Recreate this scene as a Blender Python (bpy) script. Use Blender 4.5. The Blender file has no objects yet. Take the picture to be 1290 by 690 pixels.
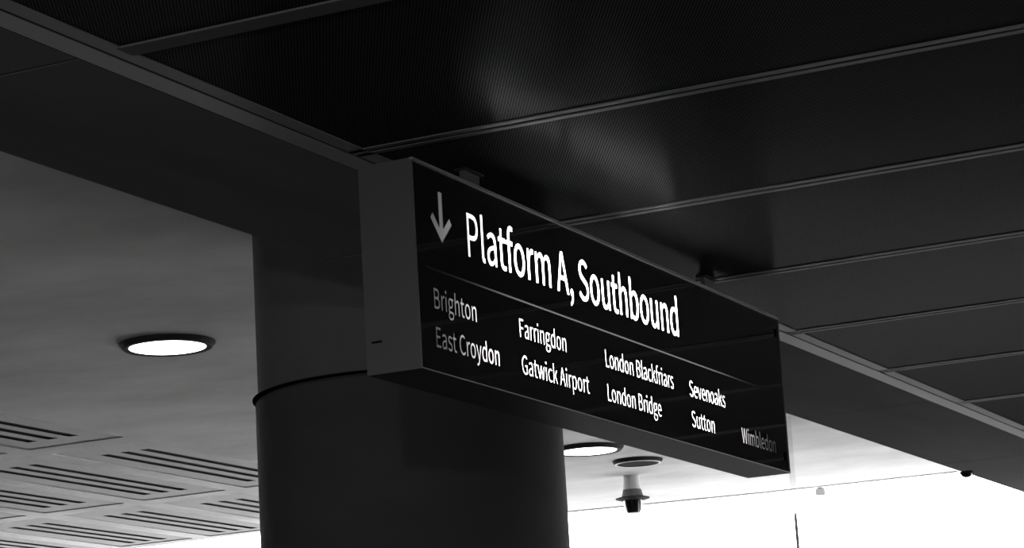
import bpy, bmesh, math, random
from mathutils import Vector, Matrix

# ------------------------------------------------------------------ camera, sky, exposure
SC = bpy.context.scene
COL = SC.collection
ZO = 2.9                                   # height of the sign's underside above the floor
F_PX = 3200.0
CAM = Vector((-6.10853, -3.17124, -1.24368 + ZO))
YAW, PITCH, ROLL = 1.13038, 0.21375, -0.05927
_f = Vector((math.sin(YAW)*math.cos(PITCH), math.cos(YAW)*math.cos(PITCH), math.sin(PITCH)))
_r = Vector((math.cos(YAW), -math.sin(YAW), 0))
_u = _r.cross(_f)
RIGHT = math.cos(ROLL)*_r + math.sin(ROLL)*_u
UP = -math.sin(ROLL)*_r + math.cos(ROLL)*_u
cd = bpy.data.cameras.new('camera')
cd.sensor_width = 36.0
cd.lens = F_PX/1290*36.0
cd.clip_end = 500
cam = bpy.data.objects.new('camera', cd)
COL.objects.link(cam)
M3 = Matrix((RIGHT, UP, -_f)).transposed()
cam.matrix_world = Matrix.Translation(CAM) @ M3.to_4x4()
SC.camera = cam

world = bpy.data.worlds.new('overcast_sky')
SC.world = world
world.use_nodes = True
bg = world.node_tree.nodes['Background']
bg.inputs['Color'].default_value = (1, 1, 1, 1)
bg.inputs['Strength'].default_value = 10.0

GLOSS = 0.017                               # satin reflection of the perforated sheet
SIGN_TUBE_W = 34.0                          # each tube inside the sign
DOWNLIGHT = 6.0                            # radiance of the lit downlights
FILL_LAMP_W = 480.0                         # added fill lamps behind the viewer

vs = SC.view_settings
vs.view_transform = 'Standard'
vs.look = 'None'
vs.exposure = 0.0
vs.gamma = 1.0
vs.use_curve_mapping = False
SC.cycles.use_denoising = True
SC.cycles.max_bounces = 8
SC.cycles.diffuse_bounces = 5
SC.cycles.transparent_max_bounces = 12

# ------------------------------------------------------------------ helpers
def mat(name, v, rough=0.6, spec=0.5, metal=0.0, noise=None, bump=0.0, emit=0.0):
    m = bpy.data.materials.new(name)
    m.use_nodes = True
    nt = m.node_tree
    b = nt.nodes['Principled BSDF']
    b.inputs['Base Color'].default_value = (v, v, v, 1)
    b.inputs['Roughness'].default_value = rough
    b.inputs['Specular IOR Level'].default_value = spec
    b.inputs['Metallic'].default_value = metal
    if emit:
        b.inputs['Emission Color'].default_value = (1, 1, 1, 1)
        b.inputs['Emission Strength'].default_value = emit
    if noise:
        scale, amp, stretch = noise
        tc = nt.nodes.new('ShaderNodeTexCoord')
        mp = nt.nodes.new('ShaderNodeMapping')
        mp.inputs['Scale'].default_value = stretch
        nz = nt.nodes.new('ShaderNodeTexNoise')
        nz.inputs['Scale'].default_value = scale
        nz.inputs['Detail'].default_value = 6
        nz.inputs['Roughness'].default_value = 0.6
        mr = nt.nodes.new('ShaderNodeMapRange')
        mr.inputs['From Min'].default_value = 0.25
        mr.inputs['From Max'].default_value = 0.75
        mr.inputs['To Min'].default_value = v*(1-amp)
        mr.inputs['To Max'].default_value = v*(1+amp)
        nt.links.new(tc.outputs['Object'], mp.inputs['Vector'])
        nt.links.new(mp.outputs[0], nz.inputs['Vector'])
        nt.links.new(nz.outputs[0], mr.inputs['Value'])
        nt.links.new(mr.outputs[0], b.inputs['Base Color'])
        if bump:
            bp = nt.nodes.new('ShaderNodeBump')
            bp.inputs['Strength'].default_value = bump
            bp.inputs['Distance'].default_value = 0.01
            nt.links.new(nz.outputs[0], bp.inputs['Height'])
            nt.links.new(bp.outputs[0], b.inputs['Normal'])
    return m

def sheen(name, v, gloss, rough):
    """dark paint with an even, weak satin reflection"""
    m = bpy.data.materials.new(name)
    m.use_nodes = True
    nt = m.node_tree
    nt.nodes.remove(nt.nodes['Principled BSDF'])
    d = nt.nodes.new('ShaderNodeBsdfDiffuse')
    d.inputs['Color'].default_value = (v, v, v, 1)
    g = nt.nodes.new('ShaderNodeBsdfGlossy')
    g.inputs['Color'].default_value = (gloss, gloss, gloss, 1)
    g.inputs['Roughness'].default_value = rough
    a = nt.nodes.new('ShaderNodeAddShader')
    a.name = 'sheen'
    nt.links.new(d.outputs[0], a.inputs[0])
    nt.links.new(g.outputs[0], a.inputs[1])
    nt.links.new(a.outputs[0], nt.nodes['Material Output'].inputs['Surface'])
    return m

def perforated(name, v, pitch=0.0092, hole=0.0031):
    """painted sheet with a triangular grid of punched holes"""
    m = sheen(name, v, GLOSS, 0.20)
    nt = m.node_tree
    b = nt.nodes['sheen']
    tc = nt.nodes.new('ShaderNodeTexCoord')
    cx, cy = pitch*math.sqrt(3), pitch
    dists = []
    for off in ((0, 0), (cx/2, cy/2)):
        a = nt.nodes.new('ShaderNodeVectorMath'); a.operation = 'ADD'
        a.inputs[1].default_value = (off[0]+100*cx, off[1]+1000*cy, 0)
        d = nt.nodes.new('ShaderNodeVectorMath'); d.operation = 'MULTIPLY'
        d.inputs[1].default_value = (1/cx, 1/cy, 0)
        fr = nt.nodes.new('ShaderNodeVectorMath'); fr.operation = 'FRACTION'
        s = nt.nodes.new('ShaderNodeVectorMath'); s.operation = 'SUBTRACT'
        s.inputs[1].default_value = (0.5, 0.5, 0)
        k = nt.nodes.new('ShaderNodeVectorMath'); k.operation = 'MULTIPLY'
        k.inputs[1].default_value = (cx, cy, 0)
        ln = nt.nodes.new('ShaderNodeVectorMath'); ln.operation = 'LENGTH'
        nt.links.new(tc.outputs['Object'], a.inputs[0])
        for p, q in ((a, d), (d, fr), (fr, s), (s, k), (k, ln)):
            nt.links.new(p.outputs[0], q.inputs[0])
        dists.append(ln.outputs['Value'])
    mn = nt.nodes.new('ShaderNodeMath'); mn.operation = 'MINIMUM'
    nt.links.new(dists[0], mn.inputs[0]); nt.links.new(dists[1], mn.inputs[1])
    lt = nt.nodes.new('ShaderNodeMath'); lt.operation = 'LESS_THAN'
    lt.inputs[1].default_value = hole
    nt.links.new(mn.outputs[0], lt.inputs[0])
    dark = nt.nodes.new('ShaderNodeBsdfDiffuse')
    dark.inputs['Color'].default_value = (0.002, 0.002, 0.002, 1)
    mix = nt.nodes.new('ShaderNodeMixShader')
    nt.links.new(lt.outputs[0], mix.inputs[0])
    nt.links.new(b.outputs[0], mix.inputs[1])
    nt.links.new(dark.outputs[0], mix.inputs[2])
    nt.links.new(mix.outputs[0], nt.nodes['Material Output'].inputs['Surface'])
    return m

def translucent(name, v):
    """opal film that passes the light of the tubes behind it"""
    m = bpy.data.materials.new(name)
    m.use_nodes = True
    nt = m.node_tree
    nt.nodes.remove(nt.nodes['Principled BSDF'])
    t = nt.nodes.new('ShaderNodeBsdfTranslucent')
    t.inputs['Color'].default_value = (v, v, v, 1)
    nt.links.new(t.outputs[0], nt.nodes['Material Output'].inputs['Surface'])
    return m

def clear(name, v, gloss=0.06):
    m = bpy.data.materials.new(name)
    m.use_nodes = True
    nt = m.node_tree
    nt.nodes.remove(nt.nodes['Principled BSDF'])
    t = nt.nodes.new('ShaderNodeBsdfTransparent')
    t.inputs['Color'].default_value = (v, v, v, 1)
    g = nt.nodes.new('ShaderNodeBsdfGlossy')
    g.inputs['Roughness'].default_value = 0.1
    mx = nt.nodes.new('ShaderNodeMixShader')
    mx.inputs[0].default_value = gloss
    nt.links.new(t.outputs[0], mx.inputs[1])
    nt.links.new(g.outputs[0], mx.inputs[2])
    nt.links.new(mx.outputs[0], nt.nodes['Material Output'].inputs['Surface'])
    return m

def link(name, me, m=None, parent=None):
    o = bpy.data.objects.new(name, me)
    COL.objects.link(o)
    if m: me.materials.append(m)
    if parent: o.parent = parent
    return o

def obj(name, bm, m, parent=None, smooth=False, off=None):
    if off is not None:
        bmesh.ops.translate(bm, verts=bm.verts, vec=off)
    bmesh.ops.recalc_face_normals(bm, faces=bm.faces)
    if smooth:
        for f in bm.faces: f.smooth = True
        for e in bm.edges:
            if len(e.link_faces) == 2 and e.calc_face_angle() > 0.6: e.smooth = False
    me = bpy.data.meshes.new(name)
    bm.to_mesh(me); bm.free()
    return link(name, me, m, parent)

def tag(o, label=None, cat=None, group=None, kind=None):
    if label: o['label'] = label
    if cat: o['category'] = cat
    if group: o['group'] = group
    if kind: o['kind'] = kind
    return o

def thing(name, loc, label, cat, group=None):
    o = bpy.data.objects.new(name, None)
    o.empty_display_size = 0.1
    COL.objects.link(o)
    o.location = loc
    return tag(o, label, cat, group)

def box(bm, x0, x1, y0, y1, z0, z1):
    vs_ = [bm.verts.new((x, y, z)) for x in (x0, x1) for y in (y0, y1) for z in (z0, z1)]
    for f in ((0,1,3,2), (4,6,7,5), (0,4,5,1), (2,3,7,6), (0,2,6,4), (1,5,7,3)):
        bm.faces.new([vs_[i] for i in f])
    return bm

def prism(bm, pts, z0, z1):
    lo = [bm.verts.new((x, y, z0)) for x, y in pts]
    hi = [bm.verts.new((x, y, z1)) for x, y in pts]
    n = len(pts)
    bm.faces.new(lo[::-1]); bm.faces.new(hi)
    for i in range(n):
        bm.faces.new((lo[i], lo[(i+1) % n], hi[(i+1) % n], hi[i]))
    return bm

def lathe(bm, prof, n=64, cx=0, cy=0):
    """prof: list of (r, z); ends with r = 0 are closed with a point"""
    rings = []
    for r, z in prof:
        if r <= 1e-6:
            rings.append([bm.verts.new((cx, cy, z))])
        else:
            rings.append([bm.verts.new((cx+r*math.cos(2*math.pi*i/n), cy+r*math.sin(2*math.pi*i/n), z)) for i in range(n)])
    for a, b in zip(rings, rings[1:]):
        for i in range(n):
            j = (i+1) % n
            if len(a) == 1: bm.faces.new((a[0], b[i], b[j]))
            elif len(b) == 1: bm.faces.new((a[i], a[j], b[0]))
            else: bm.faces.new((a[i], a[j], b[j], b[i]))
    return bm

def bevel(bm, w, seg=2):
    bmesh.ops.bevel(bm, geom=list(bm.edges), offset=w, segments=seg, affect='EDGES', profile=0.6)
    return bm

def filled(polys, extrude=0.0):
    """mesh of closed 2D outlines, even-odd filled, holes kept; lies in local XY"""
    cu = bpy.data.curves.new('outline', 'CURVE')
    cu.dimensions = '2D'
    cu.fill_mode = 'BOTH'
    cu.extrude = extrude
    for p in polys:
        sp = cu.splines.new('POLY')
        sp.points.add(len(p)-1)
        for q, (x, y) in zip(sp.points, p): q.co = (x, y, 0, 1)
        sp.use_cyclic_u = True
    o = bpy.data.objects.new('outline', cu)
    COL.objects.link(o)
    dg = bpy.context.evaluated_depsgraph_get()
    me = bpy.data.meshes.new_from_object(o.evaluated_get(dg))
    bpy.data.objects.remove(o)
    bpy.data.curves.remove(cu)
    me.materials.clear()
    return me

def upright(me, y):
    """local XY -> world XZ plane at depth y"""
    for v in me.vertices:
        x, z, d = v.co
        v.co = (x, y+d, z)
    return me

# ------------------------------------------------------------------ letter outlines
GLYPHS = {",":[389,[[[95,-241,105,-266,231,-213],[310,-108,310,27,310,120],[269,176,202,176,150,176],[105,143,105,87,105,31],[148,-3,199,-3,204,-2],[209,-2,214,-1,213,-85],[161,-153,74,-190,85,-216]]]],"A":[852,[[[121,342,6,0,49,0],[92,0,136,0,169,105],[202,209,235,314,360,314],[486,314,611,314,643,209],[676,105,709,0,754,0],[800,0,846,0,730,342],[613,684,497,1027,449,1027],[401,1027,353,1027,237,684]],[[371,416,268,416,284,469],[301,521,318,574,354,690],[388,801,420,922,422,922],[424,922,426,922,459,803],[492,690,529,574,546,521],[562,469,578,416,475,416]]]],"B":[920,[[[141,342,141,0,250,0],[359,0,468,0,697,0],[857,99,857,301,857,441],[770,522,648,546,648,549],[648,551,648,553,745,584],[798,674,798,776,798,957],[653,1027,445,1027,344,1027],[243,1027,141,1027,141,684]],[[321,591,270,591,270,702],[270,813,270,924,323,924],[376,924,429,924,590,924],[671,880,671,759,671,654],[599,591,423,591,372,591]],[[330,104,270,104,270,232],[270,361,270,490,330,490],[390,490,450,490,630,490],[730,433,730,305,730,167],[626,104,450,104,390,104]]]],"C":[894,[[[272,-18,528,-18,661,-18],[762,35,843,129,819,156],[796,184,772,211,706,139],[632,95,534,95,338,95],[214,258,214,517,214,773],[345,931,538,931,626,931],[693,892,748,835,771,863],[795,891,818,919,759,985],[661,1045,536,1045,276,1045],[81,845,81,513,81,179]]]],"E":[825,[[[141,342,141,0,344,0],[546,0,748,0,748,37],[748,74,748,111,589,111],[430,111,270,111,270,235],[270,360,270,485,400,485],[530,485,660,485,660,521],[660,558,660,595,530,595],[400,595,270,595,270,703],[270,810,270,917,424,917],[578,917,732,917,732,954],[732,990,732,1027,535,1027],[338,1027,141,1027,141,684]]]],"F":[773,[[[141,342,141,0,184,0],[227,0,270,0,270,154],[270,307,270,461,401,461],[532,461,662,461,662,497],[662,534,662,570,532,570],[401,570,270,570,270,686],[270,802,270,917,424,917],[578,917,732,917,732,954],[732,990,732,1027,535,1027],[338,1027,141,1027,141,684]]]],"G":[965,[[[275,-18,545,-18,682,-18],[796,32,861,101,861,245],[861,388,861,532,749,532],[636,532,524,532,524,496],[524,460,524,424,597,424],[669,424,742,424,742,335],[742,245,742,155,702,118],[630,95,557,95,338,95],[214,258,214,517,214,773],[349,931,556,931,658,931],[725,888,777,835,801,863],[824,891,847,919,789,980],[695,1045,552,1045,280,1045],[81,845,81,513,81,179]]]],"L":[761,[[[141,342,141,0,334,0],[527,0,720,0,720,37],[720,74,720,111,570,111],[420,111,270,111,270,416],[270,721,270,1027,227,1027],[184,1027,141,1027,141,684]]]],"P":[887,[[[141,342,141,0,184,0],[227,0,270,0,270,136],[270,273,270,409,327,409],[383,409,440,409,665,409],[818,508,818,725,818,950],[664,1027,434,1027,337,1027],[239,1027,141,1027,141,684]],[[321,514,270,514,270,650],[270,786,270,922,319,922],[368,922,417,922,598,922],[689,875,689,725,689,578],[604,514,423,514,372,514]]]],"S":[835,[[[280,-18,426,-18,640,-18],[775,111,775,273,775,426],[682,496,563,548,514,569],[466,590,417,611,338,644],[246,682,246,783,246,874],[322,931,438,931,534,931],[609,895,672,836,695,864],[717,891,739,919,668,993],[560,1045,438,1045,252,1045],[115,931,115,773,115,623],[228,550,324,510,373,488],[422,467,471,445,569,402],[643,368,643,262,643,162],[563,95,427,95,321,95],[217,146,144,223,119,193],[93,163,67,133,155,41]]]],"W":[1230,[[[181,342,254,0,305,0],[356,0,408,0,458,206],[509,413,560,619,577,700],[597,775,612,853,614,853],[616,853,618,853,634,775],[650,700,668,619,720,413],[772,206,824,0,876,0],[928,0,980,0,1051,342],[1121,684,1192,1027,1151,1027],[1110,1027,1069,1027,1032,840],[995,654,958,468,940,357],[920,246,902,134,899,134],[896,134,894,134,868,246],[846,359,821,468,773,654],[725,840,678,1027,638,1027],[599,1027,559,1027,512,840],[465,654,417,468,392,357],[367,246,345,134,343,134],[341,134,339,134,318,246],[298,357,277,468,241,654],[205,840,169,1027,125,1027],[81,1027,36,1027,109,684]]]],"a":[789,[[[176,-18,304,-18,398,-18],[483,31,556,91,557,91],[559,91,560,91,564,61],[568,30,571,0,606,0],[641,0,676,0,676,156],[676,312,676,468,676,657],[599,780,413,780,290,780],[183,725,115,681,131,651],[148,622,164,592,224,633],[304,674,392,674,517,674],[549,580,549,482,225,445],[83,363,83,197,83,60]],[[413,85,340,85,265,85],[206,119,206,206,206,304],[293,367,549,396,549,326],[549,255,549,185,475,119]]]],"b":[866,[[[394,-18,464,-18,637,-18],[794,132,794,392,794,627],[688,780,492,780,406,780],[322,732,252,674,254,719],[256,764,258,810,258,911],[258,1013,258,1115,215,1115],[172,1115,129,1115,129,743],[129,372,129,0,163,0],[197,0,231,0,235,26],[239,52,242,78,244,78],[246,78,248,78,314,18]],[[569,90,443,90,392,90],[324,109,258,168,258,302],[258,435,258,569,329,636],[396,672,459,672,605,672],[661,560,661,391,661,203]]]],"c":[714,[[[227,-18,429,-18,520,-18],[606,18,675,77,656,106],[638,135,619,164,571,122],[510,88,440,88,300,88],[204,204,204,380,204,555],[305,672,444,672,503,672],[552,646,595,606,617,634],[638,662,660,690,606,738],[538,780,438,780,242,780],[73,633,73,380,73,127]]]],"d":[868,[[[197,-18,388,-18,479,-18],[560,31,619,90,620,90],[622,90,623,90,627,60],[631,30,634,0,669,0],[704,0,739,0,739,372],[739,743,739,1115,697,1115],[654,1115,611,1115,611,1017],[611,920,611,822,613,779],[615,735,618,692,550,746],[493,780,403,780,230,780],[74,626,74,380,74,126]],[[486,90,416,90,283,90],[206,197,206,381,206,555],[304,672,426,672,489,672],[548,650,611,592,611,459],[611,326,611,193,548,123]]]],"e":[776,[[[234,-18,437,-18,539,-18],[620,15,686,59,671,87],[656,116,641,144,584,106],[525,84,451,84,307,84],[207,188,199,350,370,350],[541,350,711,350,714,370],[717,395,717,423,717,640],[608,780,413,780,239,780],[73,627,73,380,73,129]],[[333,441,197,441,213,592],[308,678,416,678,535,678],[605,595,605,441,469,441]]]],"f":[455,[[[46,689,46,657,81,657],[115,657,150,657,150,438],[150,219,150,0,192,0],[235,0,277,0,277,219],[277,438,277,657,331,657],[385,657,438,657,438,691],[438,726,438,761,385,761],[331,761,277,761,277,801],[277,841,277,881,277,979],[312,1031,385,1031,412,1031],[443,1024,471,1010,480,1043],[489,1076,499,1109,464,1123],[419,1133,371,1133,220,1133],[150,1036,150,882,150,842],[150,801,150,761,115,758],[81,756,46,754,46,721]]]],"g":[790,[[[200,-350,385,-350,620,-350],[770,-228,770,-87,770,39],[681,94,506,94,456,94],[406,94,356,94,254,94],[223,129,223,176,223,218],[244,244,272,268,305,251],[347,241,384,241,541,241],[662,343,662,506,662,571],[637,627,601,662,653,662],[704,662,756,662,756,695],[756,728,756,761,668,761],[580,761,492,761,465,772],[427,780,384,780,231,780],[99,675,99,508,99,417],[148,343,199,304,199,302],[199,300,199,298,158,270],[115,220,115,157,115,97],[144,56,183,32,183,30],[183,28,183,25,112,-18],[71,-81,71,-147,71,-277]],[[472,328,384,328,297,328],[223,398,223,508,223,620],[296,686,384,686,475,686],[546,620,546,508,546,398]],[[550,-262,403,-262,265,-262],[183,-210,183,-129,183,-85],[206,-39,261,0,294,-8],[331,-11,359,-11,402,-11],[446,-11,490,-11,591,-11],[644,-36,644,-108,644,-186]]]],"h":[850,[[[129,372,129,0,172,0],[215,0,258,0,258,184],[258,368,258,552,333,629],[387,668,465,668,566,668],[609,608,609,465,609,310],[609,155,609,0,652,0],[694,0,737,0,737,161],[737,321,737,482,737,675],[664,780,504,780,401,780],[322,723,252,653,254,705],[256,757,258,810,258,911],[258,1013,258,1115,215,1115],[172,1115,129,1115,129,743]]]],"i":[385,[[[129,254,129,0,172,0],[215,0,258,0,258,254],[258,507,258,761,215,761],[172,761,129,761,129,507]],[[143,917,193,917,244,917],[279,951,279,1003,279,1052],[244,1085,193,1085,143,1085],[109,1052,109,1003,109,951]]]],"k":[773,[[[129,372,129,0,171,0],[213,0,255,0,255,67],[255,134,255,200,303,256],[350,311,398,367,472,245],[546,122,620,0,667,0],[713,0,759,0,663,151],[568,303,472,454,556,556],[641,658,725,761,678,761],[630,761,583,761,475,627],[368,493,261,360,259,360],[257,360,255,360,255,612],[255,863,255,1115,213,1115],[171,1115,129,1115,129,743]]]],"l":[398,[[[168,-18,263,-18,298,-18],[319,-13,338,-7,331,26],[325,58,319,91,305,88],[300,88,293,88,273,88],[258,104,258,143,258,467],[258,791,258,1115,215,1115],[172,1115,129,1115,129,794],[129,472,129,151,129,43]]]],"m":[1297,[[[129,254,129,0,172,0],[215,0,258,0,258,184],[258,368,258,552,326,630],[391,668,448,668,545,668],[590,608,590,465,590,310],[590,155,590,0,632,0],[675,0,717,0,717,184],[717,368,717,552,789,630],[850,668,909,668,1006,668],[1050,608,1050,465,1050,310],[1050,155,1050,0,1093,0],[1135,0,1178,0,1178,161],[1178,321,1178,482,1178,675],[1104,780,948,780,854,780],[776,720,696,634,665,724],[604,780,486,780,395,780],[317,723,249,650,248,650],[247,650,246,650,242,687],[238,724,234,761,199,761],[164,761,129,761,129,507]]]],"n":[854,[[[129,254,129,0,172,0],[215,0,258,0,258,184],[258,368,258,552,333,629],[387,668,465,668,566,668],[609,608,609,465,609,310],[609,155,609,0,652,0],[694,0,737,0,737,161],[737,321,737,482,737,675],[664,780,504,780,401,780],[321,723,249,650,248,650],[247,650,246,650,242,687],[238,724,234,761,199,761],[164,761,129,761,129,507]]]],"o":[849,[[[238,-18,424,-18,611,-18],[776,127,776,380,776,633],[611,780,424,780,238,780],[73,633,73,380,73,127]],[[556,88,424,88,293,88],[204,204,204,380,204,555],[293,672,424,672,556,672],[646,555,646,380,646,204]]]],"p":[868,[[[129,40,129,-321,172,-321],[215,-321,258,-321,258,-235],[258,-149,258,-63,256,-19],[255,26,254,70,322,13],[395,-18,464,-18,637,-18],[794,132,794,392,794,627],[688,780,492,780,403,780],[318,730,249,672,248,672],[247,672,246,672,242,702],[238,731,234,761,199,761],[164,761,129,761,129,400]],[[569,90,443,90,392,90],[325,109,258,168,258,302],[258,435,258,569,331,636],[396,672,459,672,605,672],[661,560,661,391,661,203]]]],"r":[543,[[[129,254,129,0,172,0],[215,0,258,0,258,163],[258,326,258,489,308,618],[385,665,448,665,480,665],[497,661,522,653,530,690],[538,726,546,763,522,776],[499,780,465,780,381,780],[303,718,249,622,248,622],[247,622,246,622,242,668],[238,714,234,761,199,761],[164,761,129,761,129,507]]]],"s":[655,[[[220,-18,328,-18,507,-18],[604,84,604,207,604,352],[483,397,373,438,287,471],[209,499,209,570,209,630],[254,681,350,681,417,681],[471,651,522,613,543,640],[563,667,584,693,527,741],[443,780,349,780,182,780],[87,685,87,564,87,434],[202,384,308,345,392,314],[482,277,482,200,482,134],[433,81,332,81,241,81],[174,118,106,172,86,144],[65,115,45,87,116,27]]]],"t":[528,[[[206,-18,367,-18,415,-18],[465,-4,508,10,500,42],[492,74,483,106,458,95],[424,85,396,85,308,85],[279,139,279,231,279,373],[279,515,279,657,348,657],[417,657,486,657,486,691],[486,726,486,761,417,761],[348,761,279,761,279,832],[279,903,279,975,243,975],[208,975,172,975,168,903],[163,832,158,761,118,758],[78,756,38,754,38,721],[38,689,38,657,76,657],[113,657,151,657,151,516],[151,376,151,235,151,83]]]],"u":[850,[[[190,-18,352,-18,455,-18],[531,36,602,119,604,119],[605,119,606,119,610,79],[613,40,616,0,652,0],[687,0,723,0,723,254],[723,507,723,761,680,761],[638,761,595,761,595,581],[595,401,595,221,522,132],[468,92,389,92,289,92],[246,153,246,294,246,450],[246,605,246,761,204,761],[161,761,118,761,118,600],[118,439,118,279,118,84]]]],"v":[730,[[[201,254,293,0,343,0],[393,0,443,0,532,254],[622,507,711,761,669,761],[627,761,585,761,537,616],[489,472,441,328,419,254],[394,176,371,104,369,104],[366,104,364,104,342,176],[318,254,294,328,246,472],[199,616,151,761,107,761],[63,761,18,761,110,507]]]],"w":[1123,[[[179,254,249,0,299,0],[348,0,398,0,434,136],[470,272,506,408,525,480],[541,552,557,629,560,629],[562,629,564,629,583,552],[597,482,616,410,653,274],[689,137,725,0,777,0],[829,0,881,0,950,254],[1018,507,1087,761,1046,761],[1005,761,964,761,927,614],[890,467,853,321,836,248],[822,179,807,109,804,109],[802,109,800,109,782,179],[765,248,746,321,707,467],[667,614,627,761,586,761],[544,761,503,761,463,614],[423,467,384,321,366,248],[349,179,333,109,331,109],[329,109,326,109,311,179],[297,248,282,321,244,467],[206,614,168,761,125,761],[81,761,38,761,108,507]]]],"y":[730,[[[106,-328,141,-328,293,-328],[373,-213,426,-64,521,211],[616,486,711,761,670,761],[628,761,587,761,541,620],[495,479,450,339,430,270],[408,193,388,123,386,123],[383,123,381,123,354,195],[329,272,305,339,254,479],[203,620,151,761,107,761],[63,761,18,761,120,507],[222,253,324,-1,318,-21],[312,-40,307,-59,275,-153],[221,-223,136,-223,115,-223],[92,-216,77,-210,69,-244],[60,-278,52,-312,76,-322]]]]," ":[314,[]]}
CAP = max(b[3] for b in GLYPHS['P'][1][0])

def glyph_polys(ch, step=5):
    out = []
    for sp in GLYPHS[ch][1]:
        pts, n = [], len(sp)
        for i in range(n):
            a, b = sp[i], sp[(i+1) % n]
            p0, p1, p2, p3 = Vector(a[2:4]), Vector(a[4:6]), Vector(b[0:2]), Vector(b[2:4])
            ch_ = (p3-p0).length
            if ch_ < 1e-3: continue
            dev = max(abs((p1-p0).cross(p3-p0)), abs((p2-p0).cross(p3-p0)))/ch_
            k = 1 if dev < 3 else step
            for j in range(k):
                t = j/k
                pts.append((1-t)**3*p0+3*(1-t)**2*t*p1+3*(1-t)*t*t*p2+t**3*p3)
        out.append(pts)
    return out

def area(p):
    return sum(p[i-1][0]*p[i][1]-p[i][0]*p[i-1][1] for i in range(len(p)))/2

def grow(p, d, outer_sign):
    """offset a closed outline by d metres towards the ink's outside"""
    q = []
    n = len(p)
    for i in range(n):
        a, b, c = Vector(p[i-1]), Vector(p[i]), Vector(p[(i+1) % n])
        e1, e2 = (b-a), (c-b)
        if e1.length < 1e-7 or e2.length < 1e-7:
            q.append(tuple(b)); continue
        e1.normalize(); e2.normalize()
        n1, n2 = Vector((e1.y, -e1.x)), Vector((e2.y, -e2.x))
        m = n1+n2
        if m.length < 0.2: m = n1
        m.normalize()
        k = min(1/max(m.dot(n1), 0.5), 2.0)
        q.append(tuple(b+m*d*k*outer_sign))
    return q

def text_polys(s, x0, x1, base, cap, bold):
    """the words s from x0 to x1, standing on height base with capitals of height cap"""
    k = cap/CAP
    raw, pen, lo, hi = [], 0, 1e9, -1e9
    for ch in s:
        for p in glyph_polys(ch):
            p = [(q.x+pen, q.y) for q in p]
            lo = min(lo, min(q[0] for q in p)); hi = max(hi, max(q[0] for q in p))
            raw.append((ch, p))
        pen += GLYPHS[ch][0]
    sx = (x1-x0-2*bold)/(hi-lo)
    out = []
    big = {}
    for ch, p in raw:
        w = [(x0+bold+(x-lo)*sx, base+y*k) for x, y in p]
        out.append(w)
    # outer outlines of this font run one way and counters the other
    sgn = 1 if area(out[0]) > 0 else -1
    return [grow(p, bold, sgn) for p in out]

# ------------------------------------------------------------------ materials
M = {}
M['ceiling'] = perforated('perforated_dark_sheet', 0.045)
M['lip'] = sheen('plain_dark_sheet', 0.09, 0.06, 0.35)
M['bar'] = sheen('joint_bar_paint', 0.10, 0.02, 0.5)
M['gap'] = mat('shadow_gap', 0.004, rough=0.9)
M['trim'] = sheen('trim_metal', 0.30, 0.06, 0.3)
M['trim2'] = sheen('trim_metal_dull', 0.20, 0.05, 0.3)
M['band'] = mat('dark_board', 0.165, rough=0.9, spec=0.0, noise=(1.2, 0.12, (0.6, 3, 1)))
M['soffit'] = mat('pale_concrete', 0.57, rough=0.9, spec=0.1, noise=(0.9, 0.26, (1.2, 0.8, 1)), bump=0.05)
M['grille'] = mat('pale_grille_paint', 0.27, rough=0.7)
M['dark'] = mat('void_black', 0.006, rough=0.9)
M['column'] = mat('column_cladding', 0.06, rough=0.85, spec=0.1, noise=(2.0, 0.12, (1, 1, 2.5)))
M['column_top'] = mat('column_concrete', 0.11, rough=0.9, spec=0.1, noise=(2.5, 0.15, (1, 1, 1)))
M['rubber'] = mat('black_rubber', 0.006, rough=0.8, spec=0.0)
M['housing'] = sheen('sign_housing_paint', 0.022, 0.095, 0.4)
M['face'] = mat('black_acrylic', 0.003, rough=0.04, spec=0.5)
M['edge'] = mat('sign_edge_metal', 0.22, rough=0.4)
M['opal'] = translucent('opal_film', 0.85)
M['opal_small'] = translucent('pale_opal_film', 0.32)
M['opal_mid'] = translucent('grey_opal_film', 0.36)
M['opal_dim'] = translucent('dim_opal_film', 0.014)
M['white_in'] = mat('white_lining', 0.8, rough=0.8)
M['steel'] = mat('dull_steel', 0.18, rough=0.4, metal=0.6)
M['rim'] = mat('lamp_rim', 0.04, rough=0.8, spec=0.1)
M['bezel'] = mat('grey_bezel', 0.14, rough=0.9, spec=0.0)
M['rim_pale'] = mat('pale_lamp_rim', 0.7, rough=0.5)
M['lens_on'] = mat('lit_diffuser', 0.8, emit=DOWNLIGHT)
M['lens_off'] = mat('unlit_diffuser', 0.06, rough=0.9, spec=0.0)
M['dome'] = mat('black_dome', 0.01, rough=0.15)
M['pale'] = mat('pale_plastic', 0.75, rough=0.5)
M['glass'] = clear('clear_glass', 0.91, 0.02)
M['stem_shade'] = mat('grey_stem_shade', 0.14, rough=0.6)
M['globe'] = clear('opal_globe', 0.9, 0.04)
M['frost'] = clear('frosted_plastic', 0.22, 0.02)
M['floor'] = mat('grey_paving', 0.03, rough=0.8, spec=0.2, noise=(1.5, 0.2, (1, 1, 1)))
M['post'] = mat('dark_post_paint', 0.05, rough=0.6, spec=0.2)
M['ground'] = mat('pale_bounce_ground', 0.75, rough=0.9, noise=(0.5, 0.1, (1, 1, 1)))
M['outer_dark'] = mat('dark_outer_ground', 0.06, rough=0.95, spec=0.1, noise=(2.0, 0.3, (1, 1, 1)))
M['wall'] = mat('dark_wall', 0.10, rough=0.8, noise=(0.8, 0.1, (1, 1, 1)))

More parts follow.
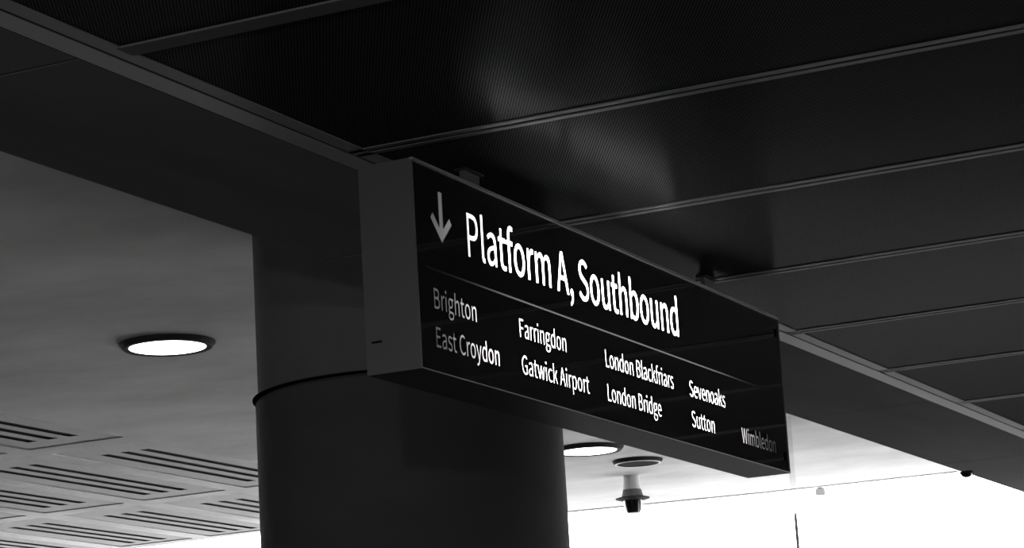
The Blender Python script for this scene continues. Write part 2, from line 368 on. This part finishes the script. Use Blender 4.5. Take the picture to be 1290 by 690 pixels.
# ------------------------------------------------------------------ the setting
ZC = 0.685+ZO          # perforated ceiling
ZS = 1.26+ZO           # concrete soffit
XE = 13.0
def skew(y, x): return y-0.0096*(x-0.3)      # the trims run a hair off the sign's line

# floor; unseen ground outside is raised and two-toned to shape bounce light
tag(obj('floor', box(bmesh.new(), -14, 13.2, -10, 18, -0.2, 0), M['floor']), kind='structure')
tag(obj('floor_bounce_strip', box(bmesh.new(), 13.21, 17.6, -60, 70, -0.2, 1.0), M['ground']), kind='structure')  # added pale strip, raised to steepen the bounce light on the soffit
tag(obj('floor_dark_outside', box(bmesh.new(), 17.61, 90, -60, 70, -0.2, 0.9), M['outer_dark']), kind='structure')  # added dark ground, keeps bright reflections off the ceiling
tag(obj('wall_back', box(bmesh.new(), -14.3, -14, -10, 18, 0, ZS+0.5), M['wall']), kind='structure')
tag(obj('wall_right', box(bmesh.new(), -14.3, 13.2, -10.3, -10, 0, ZS+0.5), M['wall']), kind='structure')
tag(obj('wall_left', box(bmesh.new(), -14.3, 12.0, 18, 18.3, 0, ZS+0.5), M['wall']), kind='structure')
tag(obj('ceiling_roof', box(bmesh.new(), -14.3, 13.2, -10.3, 18.3, ZS+0.5, ZS+0.8), M['wall']), kind='structure')

# perforated metal ceiling: 1.2 m panels with plain lips either side of a shadow gap
ceil = bpy.data.objects.new('ceiling', None); COL.objects.link(ceil); tag(ceil, kind='structure')
XJ = [0.137+1.2*k for k in range(-11, 11)]
YN = -9.95
for k, (a, b) in enumerate(zip(XJ, XJ[1:])):
    bar_l = abs(a-(0.137-1.2)) < 0.01            # the wide bar replaces the gap at one joint
    bar_r = abs(b-(0.137-1.2)) < 0.01
    yt = skew(0.26, (a+b)/2)
    g = 0.010
    bm = box(bmesh.new(), a+g, b-g, YN, yt, ZC, ZC+0.02)
    obj('panel', bm, M['ceiling'], ceil)
    bm = bmesh.new()
    if not bar_l: box(bm, a+g, a+g+0.024, YN, yt, ZC-0.004, ZC-0.0005)
    if not bar_r: box(bm, b-g-0.024, b-g, YN, yt, ZC-0.004, ZC-0.0005)
    if len(bm.verts): obj('panel_lip', bm, M['lip'], ceil)
    if bar_l: obj('joint_bar', box(bmesh.new(), a-0.036, a+0.036, YN, skew(0.215, a), ZC-0.006, ZC-0.0005), M['bar'], ceil)
obj('backing', box(bmesh.new(), XJ[0], XJ[-1], YN, 0.2, ZC+0.03, ZC+0.05), M['gap'], ceil)

# edge trims, dark board band and its back face
def strip(x0, x1, ya, yb, z0, z1):
    return prism(bmesh.new(), [(x0, skew(ya, x0)), (x1, skew(ya, x1)), (x1, skew(yb, x1)), (x0, skew(yb, x0))], z0, z1)
X0, X1 = -10.0, 13.2
t1 = tag(obj('trim_1', strip(X0, X1, 0.262, 0.333, ZC-0.005, ZC+0.02), M['trim']), kind='structure')
obj('shadow_groove', strip(X0, X1, 0.2525, 0.2615, ZC-0.0042, ZC-0.001), M['gap'], t1)
obj('shadow_groove', strip(X0, X1, 0.3335, 0.3385, ZC-0.0042, ZC-0.001), M['gap'], t1)
tag(obj('trim_2', strip(X0, X1, 0.205, 0.252, ZC-0.004, ZC+0.004), M['trim2']), kind='structure')
band = bpy.data.objects.new('ceiling_band', None); COL.objects.link(band); tag(band, kind='structure')
BJ = [-1.085+2.355*k for k in range(-4, 7)]
for a, b in zip(BJ, BJ[1:]):
    obj('joint', strip(a-0.0058, a+0.0058, 0.3395, 1.0145, ZC-0.0032, ZC-0.002), M['gap'], band)
    obj('board', strip(a+0.006, min(b, X1)-0.006, 0.339, 1.015, ZC-0.004, ZC+0.03), M['band'], band)
obj('back_board', strip(X0, X1, 0.985, 1.015, ZC+0.032, ZS+0.06), M['band'], band)
obj('backing', strip(X0, X1, 0.25, 0.98, ZC+0.032, ZC+0.05), M['gap'], band)

# pale concrete soffit with recesses for the slotted panels
CELLS = []
for cxn, xa, xb, ks in (('near', 4.62, 6.98, (0, 1)), ('mid', 7.2, 9.57, (0, 1, 2, 3)), ('far', 9.76, 11.87, (1, 2, 3, 4))):
    for k in ks:
        CELLS.append((cxn, k, xa, xb, 5.73+0.885*k, 6.45+0.885*k))
outline = [(-10, skew(1.02, -10)), (13.36, skew(1.02, 13.3)), (13.27, 2.19), (13.19, 3.81), (12.98, 5.48), (12.9, 6.9), (11.93, 6.9), (11.97, 7.78), (12.07, 9.08), (12.2, 17.9), (-10, 17.9)]
me = filled([outline]+[[(c[2], c[4]), (c[3], c[4]), (c[3], c[5]), (c[2], c[5])] for c in CELLS], 0.0035)
for v in me.vertices: v.co.z += ZS+0.0035
tag(link('ceiling_soffit', me, M['soffit']), kind='structure')
# thin drip edge along the soffit's outer end
pts = [(13.27, 2.19), (13.19, 3.81), (12.98, 5.48)]
bm = prism(bmesh.new(), [(x-0.10, y) for x, y in pts]+[(x-0.06, y) for x, y in pts[::-1]], ZS-0.008, ZS-0.0005)
tag(obj('trim_3', bm, M['soffit']), kind='structure')
# fascia closing the roof space above the soffit's outer edge
op = outline[1:-1]
bm = prism(bmesh.new(), [(x-0.02, y) for x, y in op]+[(x-0.10, y) for x, y in op[::-1]], ZS+0.0125, ZS+0.5)
tag(obj('trim_4', bm, M['wall']), kind='structure')

# ------------------------------------------------------------------ the illuminated sign
L, D, H = 2.98, 0.169, 0.6
sign = thing('direction_sign', (0, 0, ZO), 'long black illuminated station sign reading Platform A, Southbound, hanging from the dark ceiling', 'sign')
# housing: open at the front, so back, top, bottom and ends with thickness
bm = bmesh.new()
t = 0.004
box(bm, 0, L, D-t, D, 0, H)
box(bm, 0, L, -0.003, D-t, 0, t)
box(bm, 0, L, 0.006, D-t, H-t, H)
box(bm, 0, t, -0.003, D-t, t, H-t)
box(bm, L-t, L, -0.003, D-t, t, H-t)
obj('housing', bm, M['housing'], sign)
bm = bmesh.new()
box(bm, t, L-t, D-t-0.004, D-t-0.001, t, H-t)
obj('inner_lining', bm, M['gap'], sign)
rail = bmesh.new()
box(rail, 0, L, -0.006, 0.0055, H-0.007, H+0.001)
obj('top_rail', rail, M['edge'], sign)

LINES = [  # words, x0, x1, baseline, cap height, stroke growth
    ('Platform A, Southbound', 0.333, 1.943, 0.3745, 0.131, 0.0004),
    ('Brighton', 0.100, 0.365, 0.185, 0.058, 0.0004),
    ('East Croydon', 0.101, 0.501, 0.0745, 0.057, 0.0004),
    ('Farringdon', 0.652, 0.985, 0.184, 0.057, -0.0003),
    ('Gatwick Airport', 0.654, 1.143, 0.0725, 0.057, -0.0003),
    ('London Blackfriars', 1.287, 1.860, 0.1795, 0.058, -0.0003),
    ('London Bridge', 1.287, 1.733, 0.069, 0.056, -0.0003),
    ('Sevenoaks', 2.006, 2.345, 0.174, 0.057, -0.0003),
    ('Sutton', 2.008, 2.221, 0.0675, 0.057, -0.0003),
    ('Wimbledon', 2.491, 2.845, 0.064, 0.056, 0.0004),
]
holes = []
for words, x0, x1, base, cap, bold in LINES:
    P = text_polys(words, x0, x1, base, cap, bold)
    holes += P
    me = upright(filled(P), 0.0004)
    tag(link('lettering', me, M['opal'] if cap > 0.1 else M['opal_small'], sign), 'backlit white lettering that reads '+words)
# arrow pointing down
ax, zt, zb = 0.1695, 0.533, 0.3835
arrow = [(ax-0.0125, zt), (ax+0.0125, zt), (ax+0.0125, 0.428), (0.2215, 0.4655), (0.2365, 0.4475), (ax, zb), (0.1035, 0.4475), (0.1185, 0.4655), (ax-0.0125, 0.428)]
holes.append(arrow)
tag(link('arrow', upright(filled([arrow]), 0.0004), M['opal_mid'], sign), 'backlit down arrow')
rule = [(0.060, 0.2945), (2.90, 0.2945), (2.90, 0.3005), (0.060, 0.3005)]
holes.append(rule)
tag(link('divider_line', upright(filled([rule]), 0.0004), M['opal_dim'], sign), 'dim grey line across the sign')
me = upright(filled([[(t, t), (L-t, t), (L-t, H-0.0075), (t, H-0.0075)]]+holes, 0.0006), 0.0006)
tag(link('face_panel', me, M['face'], sign), 'glossy black front panel')
for lx, lz in ((2.942, 0.535), (2.942, 0.060)):
    bm = bmesh.new()
    box(bm, lx-0.006, lx+0.006, -0.004, -0.0003, lz-0.016, lz+0.016)
    bevel(bm, 0.0015)
    obj('lock', bm, M['rubber'], sign)
bm = box(bmesh.new(), -0.0015, -0.0002, 0.118, 0.150, 0.088, 0.094)
obj('end_slot', bm, M['rubber'], sign)
for hx in (0.49, 2.43):
    bm = bmesh.new()
    box(bm, hx, hx+0.10, D/2-0.009, D/2+0.009, H+0.0005, ZC-ZO-0.006)
    p = obj('hanger_bar', bevel(bm, 0.002), M['post'], sign)
    bm = bmesh.new()
    box(bm, hx-0.012, hx+0.112, D/2-0.02, D/2+0.02, ZC-ZO-0.006, ZC-ZO-0.0005)
    obj('hanger_plate', bm, M['gap'], p)
for tz, ta, tb in ((0.435, 0.54, 2.34), (0.155, 0.44, 2.42)):
    ld = bpy.data.lights.new('tube_light', 'AREA')
    ld.shape = 'RECTANGLE'
    ld.size = tb-ta
    ld.size_y = 0.03
    ld.energy = SIGN_TUBE_W
    lo = bpy.data.objects.new('tube_light', ld)
    COL.objects.link(lo)
    lo.parent = sign
    lo.location = ((ta+tb)/2, D-0.03, tz)
    lo.rotation_euler = (math.radians(-90), 0, 0)

# ------------------------------------------------------------------ column behind the sign
hd = Vector((math.sin(YAW-0.0442), math.cos(YAW-0.0442)))
CD, CR = 10.47, 0.635
ccx, ccy = CAM.x+hd.x*CD, CAM.y+hd.y*CD
RIM = 0.532+ZO
colm = thing('column', (ccx, ccy, 0), 'thick round dark column standing behind the left end of the sign', 'column')
obj('cladding', lathe(bmesh.new(), [(0, 0), (CR, 0), (CR, RIM-0.012), (CR-0.012, RIM), (0, RIM)], 128), M['column'], colm, True)
obj('joint_ring', lathe(bmesh.new(), [(CR-0.05, RIM+0.0005), (CR+0.001, RIM+0.0005), (CR+0.012, RIM+0.003), (CR+0.012, RIM+0.008), (CR-0.004, RIM+0.011), (CR-0.05, RIM+0.011)], 128), M['rubber'], colm, True)
tag(obj('concrete_shaft', lathe(bmesh.new(), [(0, RIM+0.001), (CR-0.012, RIM+0.001), (CR-0.012, ZS-0.0005), (0, ZS-0.0005)], 128), M['column_top'], colm, True), 'paler concrete top of the column')

# ------------------------------------------------------------------ slotted panels in the soffit
WHERE = {
 ('near', 0): 'slotted soffit panel highest at the left edge, nearest the lit round downlight',
 ('near', 1): 'slotted soffit panel behind the nearest one, only a corner at the left edge',
 ('mid', 0): 'slotted soffit panel in the middle row, right beside the column',
 ('mid', 1): 'slotted soffit panel in the middle row, second from the column',
 ('mid', 2): 'slotted soffit panel in the middle row, third from the column',
 ('mid', 3): 'slotted soffit panel of the middle row farthest from the column, a sliver at left',
 ('far', 1): 'slotted soffit panel in the brightest far row, cut off by the column',
 ('far', 2): 'slotted soffit panel in the brightest far row, second from the column',
 ('far', 3): 'slotted soffit panel in the brightest far row, third from the column',
 ('far', 4): 'slotted soffit panel of the far row, farthest from the column, in the bottom left corner',
}
for row, k, xa, xb, ya, yb in CELLS:
    o = thing('slotted_panel', ((xa+xb)/2, (ya+yb)/2, ZS+0.0075), WHERE[(row, k)], 'ceiling panel', 'slotted panels in the concrete soffit')
    hx, hy = (xb-xa)/2, (yb-ya)/2
    slots = []
    for dy in (-0.14, 0.015, 0.17):
        sx0, sx1 = -hx+0.33, hx-(0.22 if row != 'far' else 0.11)
        slots.append([(sx0, dy-0.036), (sx1, dy-0.036), (sx1, dy+0.036), (sx0, dy+0.036)])
    me = filled([[(-hx-0.03, -hy-0.03), (hx+0.03, -hy-0.03), (hx+0.03, hy+0.03), (-hx-0.03, hy+0.03)]]+slots, 0.001)
    for v in me.vertices: v.co.z += 0.001
    link('plate', me, M['grille'], o)
    obj('backing', box(bmesh.new(), -hx, hx, -hy, hy, 0.012, 0.05), M['dark'], o)

# ------------------------------------------------------------------ round fittings
def downlight(x, y, r, label, lens, rim, bezel, group='round surface downlights'):
    o = thing('downlight', (x, y, ZS), label, 'ceiling light', group)
    h = 0.026
    obj('rim', lathe(bmesh.new(), [(r*0.80, -0.001), (r, -0.001), (r, -0.006), (r*0.93, -h), (r*0.80, -h+0.002)], 96), rim, o, True)
    obj('bezel', lathe(bmesh.new(), [(r*0.84, -h-0.0005), (r*0.93, -h-0.0005), (r*0.92, -h-0.003), (r*0.84, -h-0.003)], 96), bezel, o, True)
    obj('diffuser', lathe(bmesh.new(), [(0, -h+0.003), (r*0.6, -h+0.001), (r*0.829, -h+0.003), (r*0.829, -h+0.008), (0, -h+0.008)], 96), lens, o, True)
    return o
downlight(4.62, 3.845, 0.245, 'large lit round downlight with dark rim, left of the column', M['lens_on'], M['rim'], M['bezel'])
downlight(9.72, 3.79, 0.245, 'lit round downlight half hidden beside the right side of the column', M['lens_on'], M['rim'], M['bezel'])
downlight(10.56, 3.78, 0.18, 'small unlit round downlight just below the bottom edge of the sign', M['lens_off'], M['rim'], M['rim_pale'])  # dark rim colour paints in the shade on this pale fitting's side wall

o = thing('dome_camera', (11.30, 4.15, ZS), 'dark dome camera on a pale flared stem under the bright soffit', 'security camera')
obj('stem', lathe(bmesh.new(), [(0, -0.001), (0.060, -0.001), (0.062, -0.05), (0.069, -0.105), (0, -0.105)], 48), M['pale'], o, True)
obj('stem_shade', lathe(bmesh.new(), [(0, -0.1055), (0.069, -0.1055), (0.074, -0.13), (0.082, -0.160), (0, -0.160)], 48), M['stem_shade'], o, True)  # lower end of the stem, its shading put into a greyer colour
obj('flange', lathe(bmesh.new(), [(0, -0.1605), (0.10, -0.1605), (0.128, -0.168), (0.126, -0.174), (0.08, -0.186), (0, -0.186)], 48), M['rim'], o, True)
obj('dome', lathe(bmesh.new(), [(0, -0.1865), (0.070, -0.1865), (0.066, -0.215), (0.056, -0.262), (0.046, -0.280), (0.028, -0.287), (0, -0.288)], 48), M['dome'], o, True)

o = thing('detector', (8.80, 0.915, ZC-0.004), 'tiny dark dome detector on the far edge of the dark board band', 'sensor')
obj('base', lathe(bmesh.new(), [(0, -0.0005), (0.040, -0.0005), (0.040, -0.012), (0, -0.012)], 32), M['rim'], o, True)
obj('cap', lathe(bmesh.new(), [(0, -0.0125), (0.036, -0.0125), (0.030, -0.026), (0.016, -0.034), (0, -0.036)], 32), M['dome'], o, True)

o = thing('edge_clip', (13.22, 3.33, ZS), 'small pale plastic block hanging from the outer edge of the soffit', 'bracket')
bm = box(bmesh.new(), -0.02, 0.02, -0.034, 0.034, -0.062, -0.006)
obj('block', bevel(bm, 0.002), M['frost'], o)
bm = box(bmesh.new(), -0.012, 0.012, -0.02, 0.02, -0.006, -0.0005)
obj('mount', bm, M['pale'], o)

# slim glass post by the right end of the sign
PX, PY = 9.47, 2.25
o = thing('glass_post', (PX, PY, 0), 'slim clear glass post with a thin steel foot, right of the sign', 'post')
ZJ = 3.53
obj('glass_fin', lathe(bmesh.new(), [(0, ZJ), (0.020, ZJ), (0.020, ZS-0.001), (0, ZS-0.001)], 24), M['glass'], o, True)
obj('steel_rod', lathe(bmesh.new(), [(0, 0.0), (0.010, 0.0), (0.010, ZJ-0.04), (0.006, ZJ-0.0005), (0, ZJ-0.0005)], 24), M['pale'], o, True)

# ------------------------------------------------------------------ added fill lamps behind the viewer (out of frame)
for hx, hy, where in ((-12.5, -3.0, 'middle'), (-12.5, -6.0, 'right'), (-12.5, 2.4, 'left')):
    o = thing('fill_lamp', (hx, hy, 0), 'added fill lamp, a globe on a steel post, unseen behind the viewer, the %s one' % where, 'lamp', 'added fill lamps')
    obj('post', lathe(bmesh.new(), [(0, 0), (0.12, 0), (0.12, 0.02), (0.03, 0.03), (0.03, 2.03), (0, 2.03)], 24), M['steel'], o, True)
    pr = [(0.16*math.sin(a), 2.2-0.16*math.cos(a)) for a in [math.pi*i/24 for i in range(1, 25)]]
    obj('globe', lathe(bmesh.new(), pr, 48), M['globe'], o, True)
    ld = bpy.data.lights.new('fill_light', 'POINT')
    ld.shadow_soft_size = 0.10
    ld.energy = FILL_LAMP_W
    lo = bpy.data.objects.new('fill_light', ld)
    COL.objects.link(lo)
    lo.parent = o
    lo.location = (0, 0, 2.2)
